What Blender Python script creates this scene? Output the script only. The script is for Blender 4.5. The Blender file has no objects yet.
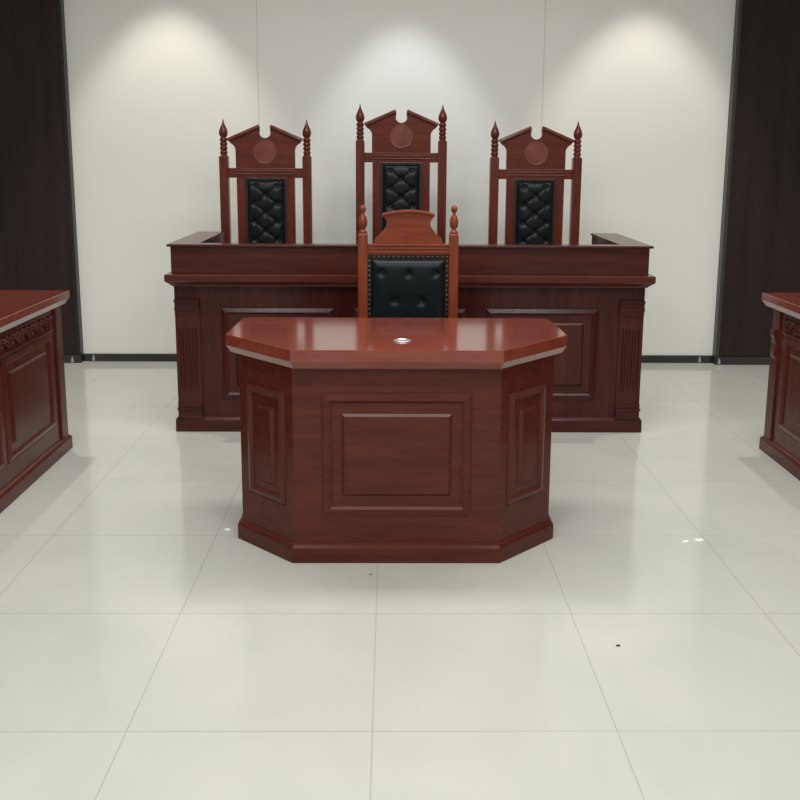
import bpy, bmesh, math, random
from mathutils import Matrix, Vector
random.seed(7)
sc = bpy.context.scene
COL = sc.collection
PI = math.pi

# ------------------------------------------------------------------ materials
def new_mat(name):
    m = bpy.data.materials.new(name); m.use_nodes = True
    nt = m.node_tree; b = nt.nodes['Principled BSDF']
    return m, nt, b

def wood(name, dark, light, stretch, rough=0.3, coat=0.0, bump=0.04, spec=0.24):
    m, nt, b = new_mat(name); N = nt.nodes; L = nt.links
    tc = N.new('ShaderNodeTexCoord'); mp = N.new('ShaderNodeMapping')
    mp.inputs['Scale'].default_value = stretch
    oi = N.new('ShaderNodeObjectInfo')
    ad = N.new('ShaderNodeVectorMath'); ad.operation = 'ADD'
    L.new(tc.outputs['Object'], mp.inputs['Vector']); L.new(mp.outputs[0], ad.inputs[0])
    mul = N.new('ShaderNodeMath'); mul.operation = 'MULTIPLY'; mul.inputs[1].default_value = 37.0
    L.new(oi.outputs['Random'], mul.inputs[0]); L.new(mul.outputs[0], ad.inputs[1])
    n1 = N.new('ShaderNodeTexNoise'); n1.inputs['Scale'].default_value = 1.0
    n1.inputs['Detail'].default_value = 6; n1.inputs['Roughness'].default_value = 0.62
    n1.inputs['Distortion'].default_value = 0.6
    L.new(ad.outputs[0], n1.inputs['Vector'])
    mp2 = N.new('ShaderNodeMapping'); mp2.inputs['Scale'].default_value = [s * 6 for s in stretch]
    L.new(tc.outputs['Object'], mp2.inputs['Vector'])
    n2 = N.new('ShaderNodeTexNoise'); n2.inputs['Scale'].default_value = 1.0; n2.inputs['Detail'].default_value = 3
    L.new(mp2.outputs[0], n2.inputs['Vector'])
    mx = N.new('ShaderNodeMath'); mx.operation = 'MULTIPLY_ADD'; mx.inputs[1].default_value = 0.35
    L.new(n2.outputs['Fac'], mx.inputs[0]); L.new(n1.outputs['Fac'], mx.inputs[2])
    cr = N.new('ShaderNodeValToRGB')
    cr.color_ramp.elements[0].position = 0.48; cr.color_ramp.elements[0].color = (*dark, 1)
    cr.color_ramp.elements[1].position = 0.86; cr.color_ramp.elements[1].color = (*light, 1)
    L.new(mx.outputs[0], cr.inputs[0]); L.new(cr.outputs[0], b.inputs['Base Color'])
    b.inputs['Roughness'].default_value = rough
    b.inputs['Coat Weight'].default_value = coat; b.inputs['Coat Roughness'].default_value = 0.10
    b.inputs['Specular IOR Level'].default_value = spec
    bp = N.new('ShaderNodeBump'); bp.inputs['Strength'].default_value = bump; bp.inputs['Distance'].default_value = 0.002
    L.new(mx.outputs[0], bp.inputs['Height']); L.new(bp.outputs[0], b.inputs['Normal'])
    return m

def plain(name, col, rough=0.5, metal=0.0, spec=0.5, coat=0.0, noise=None):
    m, nt, b = new_mat(name); N = nt.nodes; L = nt.links
    b.inputs['Base Color'].default_value = (*col, 1); b.inputs['Roughness'].default_value = rough
    b.inputs['Metallic'].default_value = metal; b.inputs['Specular IOR Level'].default_value = spec
    b.inputs['Coat Weight'].default_value = coat
    if noise:
        sc_, amt, st = noise
        tc = N.new('ShaderNodeTexCoord'); n = N.new('ShaderNodeTexNoise'); n.inputs['Scale'].default_value = sc_
        n.inputs['Detail'].default_value = 5
        L.new(tc.outputs['Object'], n.inputs['Vector'])
        cr = N.new('ShaderNodeValToRGB')
        cr.color_ramp.elements[0].position = .3; cr.color_ramp.elements[0].color = (*[c * (1 - amt) for c in col], 1)
        cr.color_ramp.elements[1].position = .7; cr.color_ramp.elements[1].color = (*[min(1, c * (1 + amt)) for c in col], 1)
        L.new(n.outputs['Fac'], cr.inputs[0]); L.new(cr.outputs[0], b.inputs['Base Color'])
        if st:
            bp = N.new('ShaderNodeBump'); bp.inputs['Strength'].default_value = st; bp.inputs['Distance'].default_value = 0.001
            L.new(n.outputs['Fac'], bp.inputs['Height']); L.new(bp.outputs[0], b.inputs['Normal'])
    return m

D1, L1 = (0.064, 0.0125, 0.0085), (0.098, 0.0210, 0.0142)      # mahogany desks
WH = wood('mahogany_grain_across', D1, L1, (2.2, 26, 26), rough=.22)
WV = wood('mahogany_grain_upright', D1, L1, (26, 26, 2.2), rough=.22)
D2, L2 = (0.044, 0.0095, 0.0078), (0.076, 0.0172, 0.0135)      # darker bench
BH = wood('dark_mahogany_grain_across', D2, L2, (2.0, 24, 24), rough=.22)
BV = wood('dark_mahogany_grain_upright', D2, L2, (24, 24, 2.0), rough=.22)
BY = wood('dark_mahogany_grain_deep', D2, L2, (24, 2.0, 24), rough=.22)
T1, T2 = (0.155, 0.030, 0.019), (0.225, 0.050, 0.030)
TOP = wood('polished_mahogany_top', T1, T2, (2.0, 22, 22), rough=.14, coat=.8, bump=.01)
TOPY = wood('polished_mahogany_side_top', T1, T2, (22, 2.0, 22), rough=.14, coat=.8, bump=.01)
C1, C2 = (0.155, 0.030, 0.014), (0.250, 0.056, 0.024)        # clerk chair, more orange
CH = wood('orange_mahogany_across', C1, C2, (3, 30, 30), rough=.22)
CV = wood('orange_mahogany_upright', C1, C2, (30, 30, 3), rough=.22)
J1, J2 = (0.076, 0.0150, 0.0100), (0.130, 0.028, 0.017)        # judge chairs
JH = wood('red_mahogany_across', J1, J2, (3, 30, 30), rough=.22)
JV = wood('red_mahogany_upright', J1, J2, (30, 30, 3), rough=.22)
MED = wood('medallion_wood', (0.135, 0.038, 0.026), (0.19, 0.055, 0.036), (14, 14, 14), rough=.4, coat=.1)
LEA = plain('black_tufted_leather', (0.0055, 0.0088, 0.0112), rough=.36, spec=.22, noise=(160, .25, .2))
BTN = plain('black_leather_button', (0.006, 0.008, 0.010), rough=.3, noise=(200, .2, .1))
NAIL = plain('aged_brass_nailheads', (0.26, 0.17, 0.09), rough=.3, metal=.9, noise=(80, .2, 0))
TRIMB = plain('black_leather_edging', (0.006, 0.006, 0.008), rough=.45, noise=(120, .2, 0))
SILV = plain('brushed_silver', (0.55, 0.56, 0.58), rough=.28, metal=.7, noise=(90, .06, 0))
HOLE = plain('dark_grommet_lid', (0.18, 0.17, 0.17), rough=.4, noise=(60, .2, 0))
WALL = plain('off_white_wall_board', (0.80, 0.805, 0.765), rough=.55, spec=.3, noise=(1.2, .012, 0))
PAINT = plain('pale_painted_wall', (0.62, 0.62, 0.58), rough=.7, spec=.2, noise=(2, .02, 0))
CEIL = plain('grey_ceiling', (0.42, 0.42, 0.41), rough=.8, spec=.2, noise=(2, .01, 0))
SEAM = plain('grey_board_joint', (0.46, 0.46, 0.43), rough=.7, noise=(5, .05, 0))
DARK = wood('dark_walnut_wall_panel', (0.020, 0.0125, 0.0105), (0.030, 0.020, 0.0165), (16, 16, 0.9), rough=.45, coat=0.0, bump=.02, spec=.2)
BLK = plain('black_metal_trim', (0.010, 0.010, 0.012), rough=.35, spec=.5, noise=(20, .15, 0))
GRY = plain('dark_grey_metal_trim', (0.055, 0.055, 0.050), rough=.3, metal=.4, noise=(20, .1, 0))
BASE = plain('charcoal_baseboard', (0.020, 0.020, 0.024), rough=.3, spec=.6, noise=(10, .15, 0))
NAILD = plain('dark_nailheads', (0.10, 0.065, 0.045), rough=.3, metal=.9, noise=(80, .2, 0))
PAPER = plain('white_paper', (0.85, 0.85, 0.84), rough=.7, noise=(30, .04, 0))
GRIT = plain('dark_grit', (0.05, 0.045, 0.04), rough=.8, noise=(90, .3, 0))

def floor_mat():
    m, nt, b = new_mat('cream_polished_floor_tile'); N = nt.nodes; L = nt.links
    tc = N.new('ShaderNodeTexCoord'); mp = N.new('ShaderNodeMapping')
    mp.inputs['Location'].default_value = (0.040, -2.680 + 0.6 * 20, 0)
    L.new(tc.outputs['Object'], mp.inputs['Vector'])
    sp = N.new('ShaderNodeSeparateXYZ'); L.new(mp.outputs[0], sp.inputs[0])
    def dist(out, size):
        d = N.new('ShaderNodeMath'); d.operation = 'PINGPONG'; d.inputs[1].default_value = size / 2
        L.new(out, d.inputs[0]); return d.outputs[0]
    dx, dy = dist(sp.outputs[0], .6025), dist(sp.outputs[1], .6)
    mn = N.new('ShaderNodeMath'); mn.operation = 'MINIMUM'; L.new(dx, mn.inputs[0]); L.new(dy, mn.inputs[1])
    mr = N.new('ShaderNodeMapRange'); mr.inputs['From Min'].default_value = 0.0006; mr.inputs['From Max'].default_value = 0.0022
    L.new(mn.outputs[0], mr.inputs['Value'])
    n = N.new('ShaderNodeTexNoise'); n.inputs['Scale'].default_value = 2.2; n.inputs['Detail'].default_value = 7
    n.inputs['Distortion'].default_value = 1.2
    L.new(tc.outputs['Object'], n.inputs['Vector'])
    cr = N.new('ShaderNodeValToRGB')
    cr.color_ramp.elements[0].position = .3; cr.color_ramp.elements[0].color = (0.505, 0.512, 0.472, 1)
    cr.color_ramp.elements[1].position = .7; cr.color_ramp.elements[1].color = (0.545, 0.550, 0.508, 1)
    L.new(n.outputs['Fac'], cr.inputs[0])
    mx = N.new('ShaderNodeMix'); mx.data_type = 'RGBA'
    mx.inputs[6].default_value = (0.37, 0.37, 0.34, 1)
    L.new(mr.outputs[0], mx.inputs[0]); L.new(cr.outputs[0], mx.inputs[7]); L.new(mx.outputs[2], b.inputs['Base Color'])
    n3 = N.new('ShaderNodeTexNoise'); n3.inputs['Scale'].default_value = 3.0; n3.inputs['Detail'].default_value = 4
    L.new(tc.outputs['Object'], n3.inputs['Vector'])
    r = N.new('ShaderNodeMapRange'); r.inputs['To Min'].default_value = .07; r.inputs['To Max'].default_value = .13
    L.new(n3.outputs['Fac'], r.inputs['Value']); L.new(r.outputs[0], b.inputs['Roughness'])
    b.inputs['Specular IOR Level'].default_value = .6
    return m
FLOOR = floor_mat()

# ------------------------------------------------------------------ mesh helpers
class MB:
    def __init__(s): s.bm = bmesh.new()
    def loft(s, rings, cap0=True, cap1=True, smooth=False, closed=True):
        vs = [[s.bm.verts.new(p) for p in r] for r in rings]
        n = len(vs[0]); fs = []
        for a, b in zip(vs[:-1], vs[1:]):
            for i in range(n if closed else n - 1):
                j = (i + 1) % n
                fs.append(s.bm.faces.new((a[i], a[j], b[j], b[i])))
        for f in fs: f.smooth = smooth
        if cap0: s.bm.faces.new(list(reversed(vs[0])))
        if cap1: s.bm.faces.new(vs[-1])
        return s
    def box(s, x0, x1, y0, y1, z0, z1):
        r = [(x0, y0), (x1, y0), (x1, y1), (x0, y1)]
        return s.loft([[(x, y, z0) for x, y in r], [(x, y, z1) for x, y in r]])
    def prism(s, poly, z0, z1):
        return s.loft([[(x, y, z0) for x, y in poly], [(x, y, z1) for x, y in poly]])
    def prism_y(s, poly, y0, y1):          # poly in x,z
        return s.loft([[(x, y1, z) for x, z in poly], [(x, y0, z) for x, z in poly]])
    def lathe(s, prof, cx=0, cy=0, seg=20):
        rings = [[(cx + r * math.cos(2 * PI * k / seg), cy + r * math.sin(2 * PI * k / seg), z) for k in range(seg)] for r, z in prof]
        return s.loft(rings, smooth=True)
    def tube(s, pts, r, seg=8):
        pts = [Vector(p) for p in pts]; rings = []
        ref = Vector((0.31, 0.95, 0.11)).normalized()
        for i, p in enumerate(pts):
            t = (pts[min(i + 1, len(pts) - 1)] - pts[max(i - 1, 0)]).normalized()
            a = t.cross(ref).normalized(); b = t.cross(a).normalized()
            rr = r[i] if isinstance(r, (list, tuple)) else r
            rings.append([tuple(p + rr * (math.cos(2 * PI * k / seg) * a + math.sin(2 * PI * k / seg) * b)) for k in range(seg)])
        return s.loft(rings, smooth=True)
    def ball(s, c, r, sx=1, sy=1, sz=1, u=12, v=8):
        bmesh.ops.create_uvsphere(s.bm, u_segments=u, v_segments=v, radius=r,
            matrix=Matrix.Translation(c) @ Matrix.Diagonal((sx, sy, sz, 1)))
        return s
    def build(s, name, mat, parent=None, bevel=0.0, loc=None, smooth_all=False):
        bmesh.ops.recalc_face_normals(s.bm, faces=s.bm.faces)
        me = bpy.data.meshes.new(name); s.bm.to_mesh(me); s.bm.free()
        me.materials.append(mat)
        if smooth_all:
            for p in me.polygons: p.use_smooth = True
        o = bpy.data.objects.new(name, me); COL.objects.link(o)
        if loc: o.location = loc
        if parent: o.parent = parent
        if bevel:
            b = o.modifiers.new('bevel', 'BEVEL'); b.width = bevel; b.segments = 2
            b.limit_method = 'ANGLE'; b.angle_limit = math.radians(35)
        return o

def thing(name, label, cat, loc=(0, 0, 0), rz=0, group=None):
    o = bpy.data.objects.new(name, None); COL.objects.link(o)
    o.location = loc; o.rotation_euler = (0, 0, rz); o.empty_display_size = .1
    o['label'] = label; o['category'] = cat
    if group: o['group'] = group
    return o
def struct(o): o['kind'] = 'structure'; return o
def kids(o): return [c for c in bpy.data.objects if c.parent == o]
def dup(root, parent=None, **kw):
    src = kids(root)
    c = root.copy(); COL.objects.link(c); c.parent = parent
    for k in src: dup(k, c)
    for k, v in kw.items(): c[k] = v
    return c

def off(path, d, closed=True):
    """offset a 2D path outwards (counter-clockwise = outward to the right)"""
    n = len(path); out = []
    for i, p in enumerate(path):
        p = Vector(p)
        a = Vector(path[i - 1]) if (closed or i > 0) else None
        b = Vector(path[(i + 1) % n]) if (closed or i < n - 1) else None
        ns = []
        for q0, q1 in ((a, p), (p, b)):
            if q0 is None or q1 is None: continue
            t = (q1 - q0).normalized(); ns.append(Vector((t.y, -t.x)))
        if len(ns) == 1: out.append(tuple(p + d * ns[0]))
        else:
            m = (ns[0] + ns[1]).normalized(); out.append(tuple(p + m * (d / m.dot(ns[0]))))
    return out

def basis(o, u, n):
    o = Vector(o); u = Vector(u).normalized(); n = Vector(n).normalized()
    return lambda a, z, h: tuple(o + u * a + Vector((0, 0, z)) + n * h)

def frame_moulding(mb, F, a0, a1, z0, z1, w=.036, h=.015):
    """closed rectangular moulding: outer bead, cove falling inwards"""
    prof = [(0, -.004), (0, .0025), (.0015, .0030), (.0030, .0010), (.0045, .0033), (w - .0115, .0098), (w - .0100, .0100), (w, .0014), (w, -.004)]
    rings = []
    for i, hh in prof:
        rings.append([F(a0 + i, z0 + i, hh), F(a1 - i, z0 + i, hh), F(a1 - i, z1 - i, hh), F(a0 + i, z1 - i, hh)])
    rings.append(rings[0])
    vs = [[mb.bm.verts.new(p) for p in r] for r in rings[:-1]]
    vs.append(vs[0])
    for A, B in zip(vs[:-1], vs[1:]):
        for i in range(4):
            j = (i + 1) % 4; mb.bm.faces.new((A[i], A[j], B[j], B[i]))
def raised_field(mb, F, a0, a1, z0, z1, h=.0102, bev=.0115):
    prof = [(0, -.004), (0, .0015), (bev * .85, h), (bev + .004, h)]
    mb.loft([[F(a0 + i, z0 + i, hh), F(a1 - i, z0 + i, hh), F(a1 - i, z1 - i, hh), F(a0 + i, z1 - i, hh)] for i, hh in prof])

def panel(parent, F, a0, a1, z0, z1, b0, b1, c0, c1, mat, w=.036):
    mb = MB(); frame_moulding(mb, F, a0, a1, z0, z1, w); fr = mb.build('panel_moulding', mat, parent, bevel=.0012)
    mb = MB(); raised_field(mb, F, b0, b1, c0, c1); mb.build('raised_panel', mat, fr, bevel=.001)

# ------------------------------------------------------------------ camera
f_px, th, Hc = 935.0, math.radians(10.3), 1.392
yaw, roll = math.radians(0.62), math.radians(0.3)
Fv = Vector((math.sin(yaw) * math.cos(th), math.cos(yaw) * math.cos(th), -math.sin(th)))
R0 = Vector((math.cos(yaw), -math.sin(yaw), 0)); Dn = -R0.cross(Fv)
R = R0 * math.cos(roll) - Dn * math.sin(roll); Dn2 = Dn * math.cos(roll) + R0 * math.sin(roll)
M = Matrix((R, -Dn2, -Fv)).transposed().to_4x4(); M.translation = (0, 0, Hc)
cam = bpy.data.cameras.new('camera'); co = bpy.data.objects.new('camera', cam); COL.objects.link(co)
co.matrix_world = M; cam.sensor_width = 36; cam.sensor_fit = 'HORIZONTAL'; cam.lens = 36 * f_px / 800
cam.shift_y = -75 / 800; cam.clip_start = .05; sc.camera = co

# ------------------------------------------------------------------ room
XL, XR, YF, YW, ZC = -4.0, 4.2, -2.6, 6.25, 3.13
struct(MB().box(XL, XR, YF, YW + .1, -.1, 0).build('floor', FLOOR))
struct(MB().box(XL, XR, YF, YW + .1, ZC, ZC + .1).build('ceiling', CEIL))
struct(MB().box(XL, XR, YW, YW + .1, 0, ZC).build('wall_back', WALL))
struct(MB().box(XL - .1, XL, YF, YW + .1, 0, ZC).build('wall_left', PAINT))
struct(MB().box(XR, XR + .1, YF, YW + .1, 0, ZC).build('wall_right', PAINT))
struct(MB().box(XL, XR, YF - .1, YF, 0, ZC).build('wall_front', PAINT))
WL, WR = -2.085, 2.210
struct(MB().box(XL, WL - .022, YW - .055, YW, .055, ZC).build('wall_panel_left', DARK, bevel=.002))
struct(MB().box(WR + .024, XR, YW - .055, YW, .055, ZC).build('wall_panel_right', DARK, bevel=.002))
struct(MB().box(WL - .022, WL, YW - .062, YW, .055, ZC).build('trim_1', BLK, bevel=.001))
struct(MB().box(WR, WR + .024, YW - .062, YW, .055, ZC).build('trim_2', GRY, bevel=.001))
struct(MB().box(WL, WR, YW - .012, YW, 0, .052).build('baseboard_back', BASE, bevel=.002))
struct(MB().box(XL, WL, YW - .066, YW, 0, .055).build('baseboard_left', BASE, bevel=.002))
struct(MB().box(WR, XR, YW - .066, YW, 0, .055).build('baseboard_right', BASE, bevel=.002))
for i, x in enumerate((-.86, .99)):                    # joints between the white boards
    struct(MB().box(x - .0015, x + .0015, YW - .0008, YW + .002, .052, ZC).build('trim_%d' % (3 + i), SEAM))
for i, (x, y) in enumerate(((WL - .055, YW - .067), (WL + .07, YW - .013), (WR - .09, YW - .013), (WR + .025, YW - .067))):  # silver pieces modelled for the small gleams along the baseboard
    struct(MB().loft([[(x - .009, y, .004), (x + .009, y, .004), (x + .009, y + .004, .004), (x - .009, y + .004, .004)],
                      [(x - .008, y - .008, .012), (x + .008, y - .008, .012), (x + .008, y + .004, .012), (x - .008, y + .004, .012)],
                      [(x - .003, y - .002, .045), (x + .003, y - .002, .045), (x + .003, y + .004, .045), (x - .003, y + .004, .045)]]
                     ).build('trim_%d' % (5 + i), SILV))

# ------------------------------------------------------------------ clerk desk
dk = thing('clerk_desk', 'polished red mahogany clerk desk with canted corners in front centre of the room', 'desk', (.024, 3.04, 0))
def dpath(d):      # rel. to desk origin; path runs left-back -> front -> right-back; outward = to the right of travel
    p = [(-.563, .545), (-.563, .222), (-.352, .018), (.352, .018), (.563, .222), (.563, .545)]
    return off(p, d, closed=False)
def uring(d, z, t=.022):
    o = dpath(d); i = dpath(-t)
    return [(x, y, z) for x, y in o] + [(x, y, z) for x, y in reversed(i)]
MB().loft([uring(0, .066), uring(0, .698)]).build('desk_body', WH, dk, bevel=.0015)
MB().loft([uring(.018, 0), uring(.018, .054), uring(.012, .064), uring(.003, .070)]).build('plinth', WH, dk, bevel=.0015)
tp = [(-.585, .598), (-.602, .570), (-.612, .245), (-.352, -.030), (.352, -.030), (.612, .245), (.602, .570), (.585, .598)]
MB().loft([[(x, y, .694) for x, y in off(tp, -.038)], [(x, y, .694) for x, y in off(tp, -.017)], [(x, y, .720) for x, y in tp], [(x, y, .7585) for x, y in tp], [(x, y, .760) for x, y in off(tp, -.0015)]]).build('desktop', TOP, dk)
F = basis((0, .018, 0), (1, 0, 0), (0, -1, 0))
panel(dk, F, -.256, .256, .166, .604, -.187, .187, .240, .532, WH)
for s in (-1, 1):
    a, b = Vector((.352 * s, .018, 0)), Vector((.563 * s, .222, 0))
    u = (b - a).normalized() * s
    n = Vector((u.y, -u.x, 0))
    mid = (a + b) / 2
    panel(dk, basis(mid, u, n), -.106, .106, .190, .598, -.046, .046, .250, .530, WV, w=.034)
    F = basis((.563 * s, .385, 0), (0, s, 0), (s, 0, 0))
    panel(dk, F, -.125, .125, .170, .604, -.058, .058, .245, .520, WV, w=.034)
g = MB().lathe([(.0, .759), (.030, .759), (.030, .7625), (.027, .7645), (.0225, .7645), (.0215, .7620), (.0, .7620)], .018, .128, 28).build('cable_grommet', SILV, dk)
MB().box(.006, .028, .108, .122, .7605, .7635).build('grommet_slot', HOLE, g, bevel=.001)
g['label'] = 'round silver cable grommet'

# ------------------------------------------------------------------ judges' bench
bn = thing('judges_bench', 'long dark mahogany judges bench with raised rim and fluted corner pilasters', 'bench', (.1, 4.60, 0))
hw = 1.176; BD = .74
def ub(hwx, yf, z, t=.03, yb=BD):
    return [(-hwx, yb, z), (-hwx, yf, z), (hwx, yf, z), (hwx, yb, z), (1.176 - t, yb, z), (1.176 - t, .02 + t, z), (-1.176 + t, .02 + t, z), (-1.176 + t, yb, z)]
MB().loft([ub(hw, .02, .07), ub(hw, .02, .758)]).build('bench_body', BV, bn, bevel=.002)
MB().loft([ub(hw + .012, 0, 0), ub(hw + .012, 0, .062), ub(hw + .008, .004, .070), ub(hw + .002, .014, .076)]).build('plinth', BH, bn, bevel=.0015)
wt = [(-1.203, -.06), (1.203, -.06), (1.203, BD), (-1.203, BD)]
def wring(d, z): return [(-1.203 + d, -.06 + d, z), (1.203 - d, -.06 + d, z), (1.203 - d, BD, z), (-1.203 + d, BD, z)]
MB().loft([wring(.030, .752), wring(.024, .760), wring(.004, .776), wring(0, .780), wring(0, .809), wring(.003, .812)]).build('worktop', WH, bn)
MB().loft([[(x, y, .812) for x, y in q] for q in [[(-1.178, BD), (-1.178, -.015), (1.178, -.015), (1.178, BD), (1.052, BD), (1.052, .045), (-1.052, .045), (-1.052, BD)]]] +
          [[(x, y, .947) for x, y in [(-1.178, BD), (-1.178, -.015), (1.178, -.015), (1.178, BD), (1.052, BD), (1.052, .045), (-1.052, .045), (-1.052, BD)]]]
          ).build('rim_wall', BH, bn, bevel=.0015)
cp = [(-1.194, BD + .01), (-1.194, -.030), (1.194, -.030), (1.194, BD + .01), (1.046, BD + .01), (1.046, .052), (-1.046, .052), (-1.046, BD + .01)]
MB().loft([[(x, y, .946) for x, y in cp], [(x, y, .958) for x, y in cp]]).build('rim_cap', BY, bn, bevel=.003)
F = basis((0, .02, 0), (1, 0, 0), (0, -1, 0))
for c in (-.663, 0, .663):
    panel(bn, F, c - .285, c + .285, .165, .641, c - .212, c + .212, .240, .566, BV)
def fluted(w, z0, z1, d):                      # pilaster front, flutes sunk between z .20 and .54
    mb = MB(); n = 6; prof = []
    xs = [(-w / 2, 0)]
    step = (w - .024) / n
    for k in range(n):
        a = -w / 2 + .012 + k * step
        xs += [(a + .003, 0), (a + .0055, 1), (a + step - .0055, 1), (a + step - .003, 0)]
    xs += [(w / 2, 0)]
    def ring(z, k):
        return [(x, -d + g * k * .007, z) for x, g in xs] + [(w / 2, .002, z), (-w / 2, .002, z)]
    mb.loft([ring(z0, 0), ring(.205, 0), ring(.245, 1), ring(.525, 1), ring(.542, 0), ring(z1, 0)])
    return mb
for s in (-1, 1):
    p = fluted(.120, .150, .607, .012).build('pilaster', BV, bn, loc=(s * 1.111, .02, 0))
    MB().box(-.061, .061, -.022, .002, .632, .672).box(-.063, .063, -.029, .002, .668, .681).box(-.062, .062, -.017, .002, .604, .634).box(-.063, .063, -.028, .002, .630, .640).build('pilaster_capital', BH, p, bevel=.0015)
    MB().box(-.061, .061, -.0225, .002, .071, .120).box(-.062, .062, -.019, .002, .12, .152).box(-.064, .064, -.030, .002, .115, .126).box(-.064, .064, -.026, .002, .0705, .082).build('pilaster_base', BH, p, bevel=.0015)

# ------------------------------------------------------------------ leather pad
def pad(name, w, z0, z1, buttons, parent, y0, thick=.026, sig=.017, depth=.017, nx=56, crease=None):
    """front-facing (-y) tufted pad centred on x=0"""
    bm = bmesh.new(); h = z1 - z0; nz = max(8, int(nx * h / w)); nz = min(nz, 130)
    def height(x, z):
        e = min(x + w / 2, w / 2 - x, z - z0, z1 - z)
        base = thick * (1 - math.exp(-max(e, 0) / .014)) if e > 0 else 0
        d = 0
        for bx, bz in buttons:
            r2 = (x - bx) ** 2 + (z - bz) ** 2
            d = max(d, depth * math.exp(-r2 / (2 * sig * sig)) + .005 * math.exp(-r2 / (2 * (sig * .35) ** 2)))
        if crease:
            for i, (ax, az) in enumerate(buttons):
                for bx, bz in buttons[i + 1:]:
                    L = math.hypot(bx - ax, bz - az)
                    if L > crease: continue
                    t = ((x - ax) * (bx - ax) + (z - az) * (bz - az)) / L ** 2
                    if -.0 <= t <= 1.0:
                        q = math.hypot(x - ax - t * (bx - ax), z - az - t * (bz - az))
                        d = max(d, .006 * math.exp(-q / .006))
        return max(base - d, min(base, .004))
    g = [[bm.verts.new((-w / 2 + w * i / nx, -height(-w / 2 + w * i / nx, z0 + h * j / nz), z0 + h * j / nz)) for i in range(nx + 1)] for j in range(nz + 1)]
    for j in range(nz):
        for i in range(nx):
            f = bm.faces.new((g[j][i], g[j][i + 1], g[j + 1][i + 1], g[j + 1][i])); f.smooth = True
    back = [bm.verts.new((x, .012, z)) for x, z in ((-w / 2, z0), (w / 2, z0), (w / 2, z1), (-w / 2, z1))]
    bm.faces.new(list(reversed(back)))
    bm.faces.new([back[0], back[1]] + [g[0][i] for i in range(nx, -1, -1)])
    bm.faces.new([back[2], back[3]] + [g[nz][i] for i in range(0, nx + 1)])
    bm.faces.new([back[1], back[2]] + [g[j][nx] for j in range(nz, -1, -1)])
    bm.faces.new([back[3], back[0]] + [g[j][0] for j in range(0, nz + 1)])
    me = bpy.data.meshes.new(name); bm.to_mesh(me); bm.free(); me.materials.append(LEA)
    o = bpy.data.objects.new(name, me); COL.objects.link(o); o.parent = parent; o.location = (0, y0, 0)
    first = None
    for bx, bz in buttons:
        yy = -height(bx, bz)
        if first is None:
            first = MB().ball((0, 0, 0), .0065, 1, .6, 1, 12, 8).build('tuft_button', BTN, o, smooth_all=True); k = first
        else:
            k = first.copy(); COL.objects.link(k); k.parent = o
        k.location = (bx, yy - .001, bz)
    return o

def nails(w, z0, z1, parent, y0, gap=.0165, r=.0042, mat=NAILD):
    ring = []
    mb = MB()
    nx = int(w / gap); nz = int((z1 - z0) / gap)
    for i in range(nx + 1): ring += [(-w / 2 + w * i / nx, z1), (-w / 2 + w * i / nx, z0)]
    for j in range(1, nz): ring += [(-w / 2, z0 + (z1 - z0) * j / nz), (w / 2, z0 + (z1 - z0) * j / nz)]
    for x, z in ring: mb.ball((x, y0, z), r, 1, .6, 1, 8, 5)
    o = mb.build('nailhead_trim', mat, parent, smooth_all=True)
    o['kind'] = 'stuff'
    return o

# ------------------------------------------------------------------ judge chair
def under_frame(root, H, V, hx, seat_d, wpost):
    """seat, rails, legs, stretchers; the back posts stand at y=0"""
    zs = .44
    st = MB().box(-hx + wpost / 2, hx - wpost / 2, -.015, .015, zs - .07, zs).box(-hx - .005, -hx + .02, -seat_d + .02, -.022, zs - .07, zs) \
        .box(hx - .02, hx + .005, -seat_d + .02, -.022, zs - .07, zs).box(-hx + .0, hx - .0, -seat_d - .012, -seat_d + .012, zs - .07, zs).build('seat_frame', H, root, bevel=.003)
    n = 14; rings = []
    def sq(hxx, y0, y1, z): 
        return [(-hxx, y0, z), (hxx, y0, z), (hxx, y1, z), (-hxx, y1, z)]
    s = MB().loft([sq(hx - .004, -seat_d + .0, -.03, zs), sq(hx + .002, -seat_d - .008, -.026, zs + .02), sq(hx - .003, -seat_d - .002, -.030, zs + .045), sq(hx - .03, -seat_d + .03, -.055, zs + .062)]
                  ).build('seat_cushion', LEA, root, bevel=.008)
    for sx in (-1, 1):
        MB().loft([[(sx * hx + a * w_, -seat_d + b * w_, z) for a, b in ((-1, -1), (1, -1), (1, 1), (-1, 1))] for z, w_ in ((0, .015), (.05, .018), (.06, .014), (.28, .020), (.30, .017), (.32, .022), (zs - .0, .022))]
                  ).build('front_leg', V, root, bevel=.002)
        MB().box(sx * hx - .012, sx * hx + .012, -seat_d + .02, -.02, .14, .175).build('side_stretcher', H, root, bevel=.002)
    MB().box(-hx + .012, hx - .012, -seat_d / 2 - .012, -seat_d / 2 + .012, .142, .172).build('cross_stretcher', H, root, bevel=.002)

def crest_poly():
    """x,z outline of the broken pediment, z from 0 (rail top)"""
    L = [(-.165, 0), (-.165, .098), (-.168, .112), (-.178, .126), (-.195, .138), (-.200, .150), (-.204, .160), (-.033, .230), (-.031, .224), (-.028, .210), (-.031, .196)]
    for k in range(0, 7):
        a = math.radians(180 + 20 + k * 140 / 6)
        L.append((.031 * math.cos(a) * 1.03, .194 + .030 * math.sin(a)))
    Rr = [(-x, z) for x, z in reversed(L[:11])]
    return L + Rr

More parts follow.
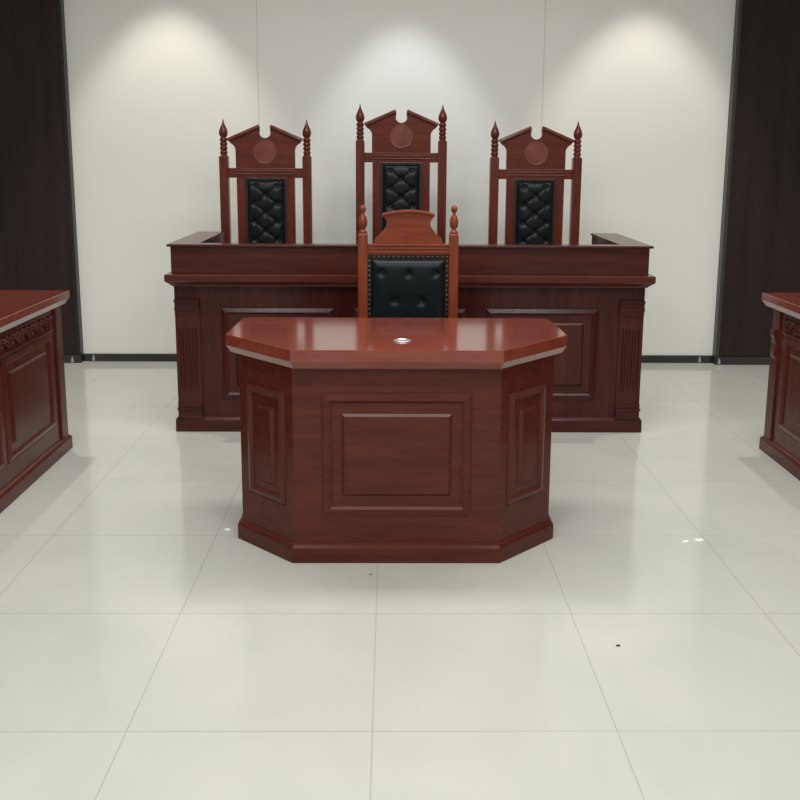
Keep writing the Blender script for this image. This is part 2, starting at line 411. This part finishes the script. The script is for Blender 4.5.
def judge_chair(label, dz, loc, rows):
    root = thing('judge_chair', label, 'chair', loc, 0, None)
    hx, pw = .231, .0245
    zt = 1.385 + dz                                  # top of the square posts
    for sx in (-1, 1):
        p = MB().loft([[(a * w_, b * w_ + oy, z) for a, b in ((-1, -1), (1, -1), (1, 1), (-1, 1))] for z, w_, oy in
                       ((0, .019, .05), (.40, .0245, .005), (.46, .0245, 0), (zt - .008, .0245, 0), (zt, .020, 0))]).build('back_post', JV, root, bevel=.002, loc=(sx * hx, 0, 0))
        prof = [(.0, -.002), (.019, -.002), (.019, .004)]
        for k in range(4):
            z0 = .005 + k * .0230
            prof += [(.0155, z0), (.0195, z0 + .004), (.0215, z0 + .0115), (.0195, z0 + .019), (.0155, z0 + .0225)]
        prof += [(.014, .100), (.020, .105), (.0245, .118), (.0245, .130), (.021, .143), (.014, .158), (.0075, .173), (.0038, .187), (.0015, .197), (0.0003, .200)]
        MB().lathe([(r, z + zt) for r, z in prof], 0, 0, 20).build('turned_finial', JV, p)
    zr = 1.263 + dz
    MB().box(-hx + pw, hx - pw, -.016, .016, zr, zr + .054).box(-.165, .165, -.021, -.012, zr + .034, zr + .040).box(-.165, .165, -.021, -.012, zr + .018, zr + .024).build('top_rail', JH, root, bevel=.002)
    cr = MB().prism_y([(x, z + zr + .054) for x, z in crest_poly()], -.010, .012).build('crest', JH, root, bevel=.0015)
    cm = MB()
    for s in (-1, 1):                                # raking mouldings of the pediment
        a, b = Vector((s * .208, .1585)), Vector((s * .033, .2335))
        t = (b - a).normalized(); nn = Vector((-t.y, t.x)) * (1 if s < 0 else -1)
        Q = lambda v, d, y: ((v + nn * d).x, y, (v + nn * d).y + zr + .054)
        ends = []
        for v in (a, b):
            ends.append([Q(v, .0045, .014), Q(v, .0045, -.013), Q(v, -.0005, -.015), Q(v, -.009, -.026), Q(v, -.0125, -.026), Q(v, -.0150, -.008), Q(v, -.0150, .014)])
        cm.loft(ends)
    cm.build('pediment_moulding', JH, cr, bevel=.001)
    zc = zr + .054 + .090
    md = [(.067 * math.cos(2 * PI * k / 40), zc + .067 * math.sin(2 * PI * k / 40)) for k in range(40)]
    mi = [(.059 * math.cos(2 * PI * k / 40), zc + .059 * math.sin(2 * PI * k / 40)) for k in range(40)]
    m_ = MB(); m_.loft([[(x, -.009, z) for x, z in md], [(x, -.0135, z) for x, z in md], [(x * .97, -.015, (z - zc) * .97 + zc) for x, z in md], [(x, -.0135, z) for x, z in mi], [(x * .5, -.0145, (z - zc) * .5 + zc) for x, z in mi]])
    m_.build('round_medallion', MED, cr)
    zb = .56
    MB().box(-.162, -.117, -.014, .014, zb, zr).box(.117, .162, -.014, .014, zb, zr).box(-.114, .114, -.013, .013, zb, zb + .05).build('back_panel_frame', JV, root, bevel=.002)
    MB().box(-hx + pw, hx - pw, -.014, .014, zb - .05, zb).build('lower_rail', JH, root, bevel=.002)
    z1, z0 = zr - .003, zb + .052
    MB().box(-.117, .117, -.010, .010, z0 - .002, z1 + .002).build('leather_border', TRIMB, root)
    bt = []
    for k in range(13):
        z = z1 - .040 - k * .0505
        if z < z0 + .03: break
        bt += [(-.062, z), (.062, z)] if k % 2 == 0 else [(0, z)]
    pd = pad('leather_backrest', .206, z0 + .012, z1 - .008, bt, root, -.010, crease=.085, thick=.026, depth=.012, sig=.012)
    nails(.221, z0 + .006, z1 - .003, root, -.011, r=.0045)
    under_frame(root, JH, JV, hx, .45, .043)
    return root

def remap(root, k):
    """stretch a finished chair so that its upper part keeps its look from a slightly deeper place"""
    zm = lambda z: 1.392 + (z - 1.392) * k if z >= .5 else z * (1.392 + (.5 - 1.392) * k) / .5
    seen = set()
    def walk(o, T, NT):
        for c in kids(o):
            t = T + c.location; nt = Vector((t.x * k, t.y * k, zm(t.z)))
            if t.z == 0: nt.z = 0
            if c.data.name not in seen:
                seen.add(c.data.name)
                for v in c.data.vertices:
                    q = v.co + t; v.co = Vector((q.x * k, q.y * k, zm(q.z))) - nt
            walk(c, t, nt); c.location = nt - NT
    walk(root, Vector((0, 0, 0)), Vector((0, 0, 0)))
c0 = judge_chair('tallest red mahogany judge chair, behind the middle of the bench, with tufted black leather back', .088, (.063, 5.62, 0), 0)
remap(c0, 1.0505)
s0 = judge_chair('right-hand judge chair behind the bench, shorter red mahogany back with round medallion', 0, (.851, 5.56, 0), 0)
remap(s0, 1.049)
s1 = dup(s0, label='left-hand judge chair behind the bench, shorter red mahogany back with black tufted leather')
s1.location = (-.731, 5.56, 0)
for o in (c0, s0, s1): o['group'] = 'high-backed judge chairs behind the bench'

# ------------------------------------------------------------------ clerk chair
cc = thing('clerk_chair', 'orange-brown mahogany chair with wide black leather back, directly behind the front desk', 'chair', (.081, 4.2, 0))
hx = .204; zt = 1.046
for sx in (-1, 1):
    p = MB().loft([[(a * w_, b * w_ + oy, z) for a, b in ((-1, -1), (1, -1), (1, 1), (-1, 1))] for z, w_, oy in
                   ((0, .017, .05), (.40, .021, .005), (.46, .021, 0), (zt - .006, .021, 0), (zt, .018, 0))]).build('back_post', CV, cc, bevel=.002, loc=(sx * hx, 0, 0))
    prof = [(0, -.002), (.016, -.002), (.019, .003), (.019, .008), (.013, .013), (.010, .018), (.011, .022), (.0165, .030), (.0195, .044), (.0195, .054), (.017, .068), (.013, .078),
            (.0085, .084), (.0065, .090), (.0065, .093), (.010, .096), (.0135, .103), (.0145, .110), (.0125, .118), (.007, .124), (.001, .1265)]
    MB().lathe([(r, z + zt) for r, z in prof], 0, 0, 20).build('turned_finial', CV, p)
MB().box(-hx + .021, hx - .021, -.014, .016, .952, 1.000).box(-hx + .021, hx - .021, -.0165, -.010, .990, .998).box(-hx + .021, hx - .021, -.0165, -.010, .975, .983).box(-hx + .021, hx - .021, -.0165, -.010, .960, .968).build('top_rail', CH, cc, bevel=.0012)
L = [(-.153, 0), (-.153, .012), (-.150, .021), (-.141, .028), (-.133, .035), (-.124, .045), (-.1155, .056), (-.107, .066), (-.100, .078), (-.098, .090),
     (-.099, .100), (-.104, .110), (-.111, .118), (-.116, .124), (-.116, .130)]
for k in range(0, 11):
    x = -.110 + .022 * k; L.append((x, .149 - .016 * (x / .110) ** 2))
Rr = [(-x, z) for x, z in reversed(L[:15])]
cr = MB().prism_y([(x, z + 1.0) for x, z in L + Rr], -.008, .014).build('crest', CH, cc, bevel=.0015)
lip = [(-.118 + .0236 * k) for k in range(11)]
arc = [(x, 1.1500 - .017 * (x / .118) ** 2) for x in lip]
MB().prism_y([(x, z - .010) for x, z in arc] + [(x, z + .002) for x, z in reversed(arc)], -.016, .017).build('crest_cap', CH, cr, bevel=.002)
MB().box(-.183, .183, -.008, .012, .560, .952).build('leather_border', TRIMB, cc)
MB().box(-.183, .183, -.014, .014, .515, .560).build('lower_rail', CH, cc, bevel=.002)
pad('leather_backrest', .334, .580, .934, [(-.120, .872), (0, .868), (.122, .870), (-.060, .745), (.060, .742), (-.120, .63), (0, .63), (.12, .63)], cc, -.008, thick=.034, sig=.0105, depth=.012)
nails(.350, .572, .943, cc, -.010, gap=.0215, r=.0048, mat=NAIL)
under_frame(cc, CH, CV, hx, .42, .042)

# ------------------------------------------------------------------ side tables (long, facing the middle)
def scroll(mb, c, r0, turns, s, F, rr=.0055):
    pts = []
    for k in range(26):
        t = k / 25; a = t * turns * 2 * PI; r = r0 * (1 - .82 * t)
        pts.append(F(c[0] + s * r * math.cos(a), c[1] + r * math.sin(a), .004))
    mb.tube(pts, [rr * (1 - .45 * k / 25) for k in range(26)], 6)
def side_table(side, label):
    # local frame: +x is towards the middle of the room for side=-1 (left table)
    m = -side
    x0 = -1.545 if side < 0 else 1.812
    root = thing('side_table', label, 'table', (x0, 3.62, 0), 0, 'tables along the sides of the room')
    Ln = .70; dp = .56                                # half length, depth away from the middle
    X = lambda v: m * v
    def rect(e, z, dback=0):
        return [(X(e), -Ln - e, z), (X(e), Ln + e, z), (X(-dp - dback), Ln + e, z), (X(-dp - dback), -Ln - e, z)]
    def urr(e, z, t=.025):
        return [(X(-dp), -Ln - e, z), (X(e), -Ln - e, z), (X(e), Ln + e, z), (X(-dp), Ln + e, z), (X(-dp), Ln - t, z), (X(-t), Ln - t, z), (X(-t), -Ln + t, z), (X(-dp), -Ln + t, z)]
    MB().loft([urr(0, .064), urr(0, .705)]).build('table_body', WV, root, bevel=.0015)
    MB().loft([urr(.020, 0), urr(.020, .056), urr(.012, .066), urr(.002, .072)]).build('plinth', WH, root, bevel=.0015)
    e = .040 if side < 0 else .050
    MB().loft([rect(.002, .700), rect(e - .018, .700), rect(e, .728), rect(e, .7585), rect(e - .0015, .760)]).build('tabletop', TOPY, root)
    F = basis((0, 0, 0), (0, 1, 0), (m, 0, 0))
    rail = MB()
    for z0, z1, h in ((.590, .597, .008), (.597, .604, .014)):
        pts = [F(-Ln + .12, z0, -.002), F(Ln - .12, z0, -.002), F(Ln - .12, z0, h), F(-Ln + .12, z0, h)]
        rail.loft([pts, [(p[0], p[1], z1) for p in pts]])
    rail.build('rail_moulding', WH, root, bevel=.001)
    for c in (-.29, .29):
        panel(root, F, c - .270, c + .270, .150, .585, c - .205, c + .205, .220, .520, WV)
    fz = MB()                                          # carved scrollwork in the frieze
    for k in range(-5, 6):
        c = k * .108
        for s in (-1, 1):
            scroll(fz, (c + s * .027, .642), .025, 1.6, s, F)
            fz.tube([F(c + s * .004, .612, .004), F(c + s * .012, .622, .006), F(c + s * .030, .612, .004)], [.004, .006, .002], 6)
        fz.ball(F(c, .650, .003), .009, 1, 1, 1.4, 8, 6)
        fz.ball(F(c + .054, .660, .003), .006, 1, 1.6, 1, 8, 6)
    fz.build('carved_frieze', WV, root)
    for s in (-1, 1):                                  # corner posts with a scrolled bracket
        p = MB()
        y0, y1 = (Ln - .075, Ln) if s > 0 else (-Ln, -Ln + .075)
        q = [F(y0, 0, -.001), F(y1, 0, -.001), F(y1, 0, .010), F(y0, 0, .010)]
        p.loft([[(a, b, z) for a, b, _ in q] for z in (.0725, .700)])
        po = p.build('corner_post', WV, root, bevel=.002)
        if side < 0: continue
        br = MB(); yc = (y0 + y1) / 2
        prof = [(.004, .60), (.022, .597), (.026, .58), (.018, .56), (.012, .53), (.014, .51), (.020, .495), (.016, .475), (.009, .46), (.004, .45)]
        out = []
        for yy in (yc - .022, yc + .022): out.append([F(yy, z, h) for h, z in prof])
        br.loft(out)
        scroll(br, (yc, .58), .014, 1.3, s, lambda a, z, h: F(a, z, h + .020), .004)
        br.build('scroll_bracket', WV, po, bevel=.002)
    return root
side_table(-1, 'mahogany side table at the left edge, carved frieze above panelled front')
side_table(1, 'mahogany side table at the right edge, only its scrolled corner post showing')

# ------------------------------------------------------------------ litter on the floor
def scrap(loc, sx, sy, rz, label, k):
    mb = MB(); n = 9
    pts = [((1 + .25 * math.sin(3.1 * i + k)) * math.cos(2 * PI * i / n) * sx, (1 + .22 * math.cos(2.3 * i + k)) * math.sin(2 * PI * i / n) * sy) for i in range(n)]
    mb.loft([[(x, y, .0005) for x, y in pts], [(x, y, .0015 + .004 * abs(math.sin(i * 1.7 + k))) for i, (x, y) in enumerate(pts)], [(x * .5, y * .5, .006) for x, y in pts]])
    o = mb.build('paper_scrap', PAPER, loc=loc); o.rotation_euler.z = rz
    o['label'] = label; o['category'] = 'paper scrap'; o['group'] = 'bits of litter on the floor'
    return o
scrap((1.142, 3.235, 0), .019, .011, .2, 'larger white paper scrap on the tile joint to the right of the front desk', 0)
scrap((1.085, 3.222, 0), .012, .009, .5, 'smaller white paper scrap just left of the larger one on the floor', 1)
scrap((-.610, 3.330, 0), .011, .008, 0, 'tiny white paper scrap by the front desk left base corner', 2)
def grit(loc, r, label):
    o = MB().ball((0, 0, r * .4), r, 1.2, .8, .45, 8, 6).build('grit_speck', GRIT, loc=loc)
    o['label'] = label; o['category'] = 'debris'; o['group'] = 'bits of litter on the floor'
grit((.662, 2.485, 0), .0055, 'dark speck of grit on the open floor right of the desk, nearest the camera')
grit((-.062, 2.949, 0), .0040, 'tiny dark speck on the floor just in front of the desk')

# ------------------------------------------------------------------ lights
def area(x, y, z, sx, sy, e, col=(1, .985, .95)):
    l = bpy.data.lights.new('ceiling_panel_or_fill_light', 'AREA'); l.shape = 'RECTANGLE'; l.size = sx; l.size_y = sy; l.energy = e; l.color = col
    o = bpy.data.objects.new('ceiling_panel_or_fill_light', l); COL.objects.link(o); o.location = (x, y, z)
def spot(x, e, col, ang=40, y=5.65, tilt=7, blend=.5):
    l = bpy.data.lights.new('downlight_or_fill_spot', 'SPOT'); l.energy = e; l.color = col; l.spot_size = math.radians(ang); l.spot_blend = blend; l.shadow_soft_size = .03
    o = bpy.data.objects.new('downlight_or_fill_spot', l); COL.objects.link(o); o.location = (x, y, ZC - .03); o.rotation_euler.x = math.radians(tilt)
for x in (-1.2, 1.4):                       # panels towards the front of the room
    area(x, .2, ZC - .01, .6, .6, 34)
    area(x, -1.5, ZC - .01, .6, .6, 22)
area(.1, 1.8, ZC - .01, 3.0, .45, 42)         # long fill strips added above the desks for highlights on the mouldings
area(.1, 3.7, ZC - .01, 3.4, .45, 58)
spot(-1.42, 58, (1, .93, .84), 63)
spot(.09, 50, (.85, .97, 1.0), 57.5)
spot(1.62, 55, (1, .93, .85), 63)
for x in (-1.95, 2.15):                      # wide fill spots added to brighten the open floor beside the bench
    spot(x, 95, (1, .96, .90), 82, 4.9, 0, 1.0)


w = bpy.data.worlds.new('world'); sc.world = w; w.use_nodes = True
w.node_tree.nodes['Background'].inputs[0].default_value = (.8, .85, .9, 1)
w.node_tree.nodes['Background'].inputs[1].default_value = .1

vs = sc.view_settings; vs.view_transform = 'Standard'; vs.look = 'None'; vs.gamma = 1; vs.exposure = 0.22; vs.use_curve_mapping = False
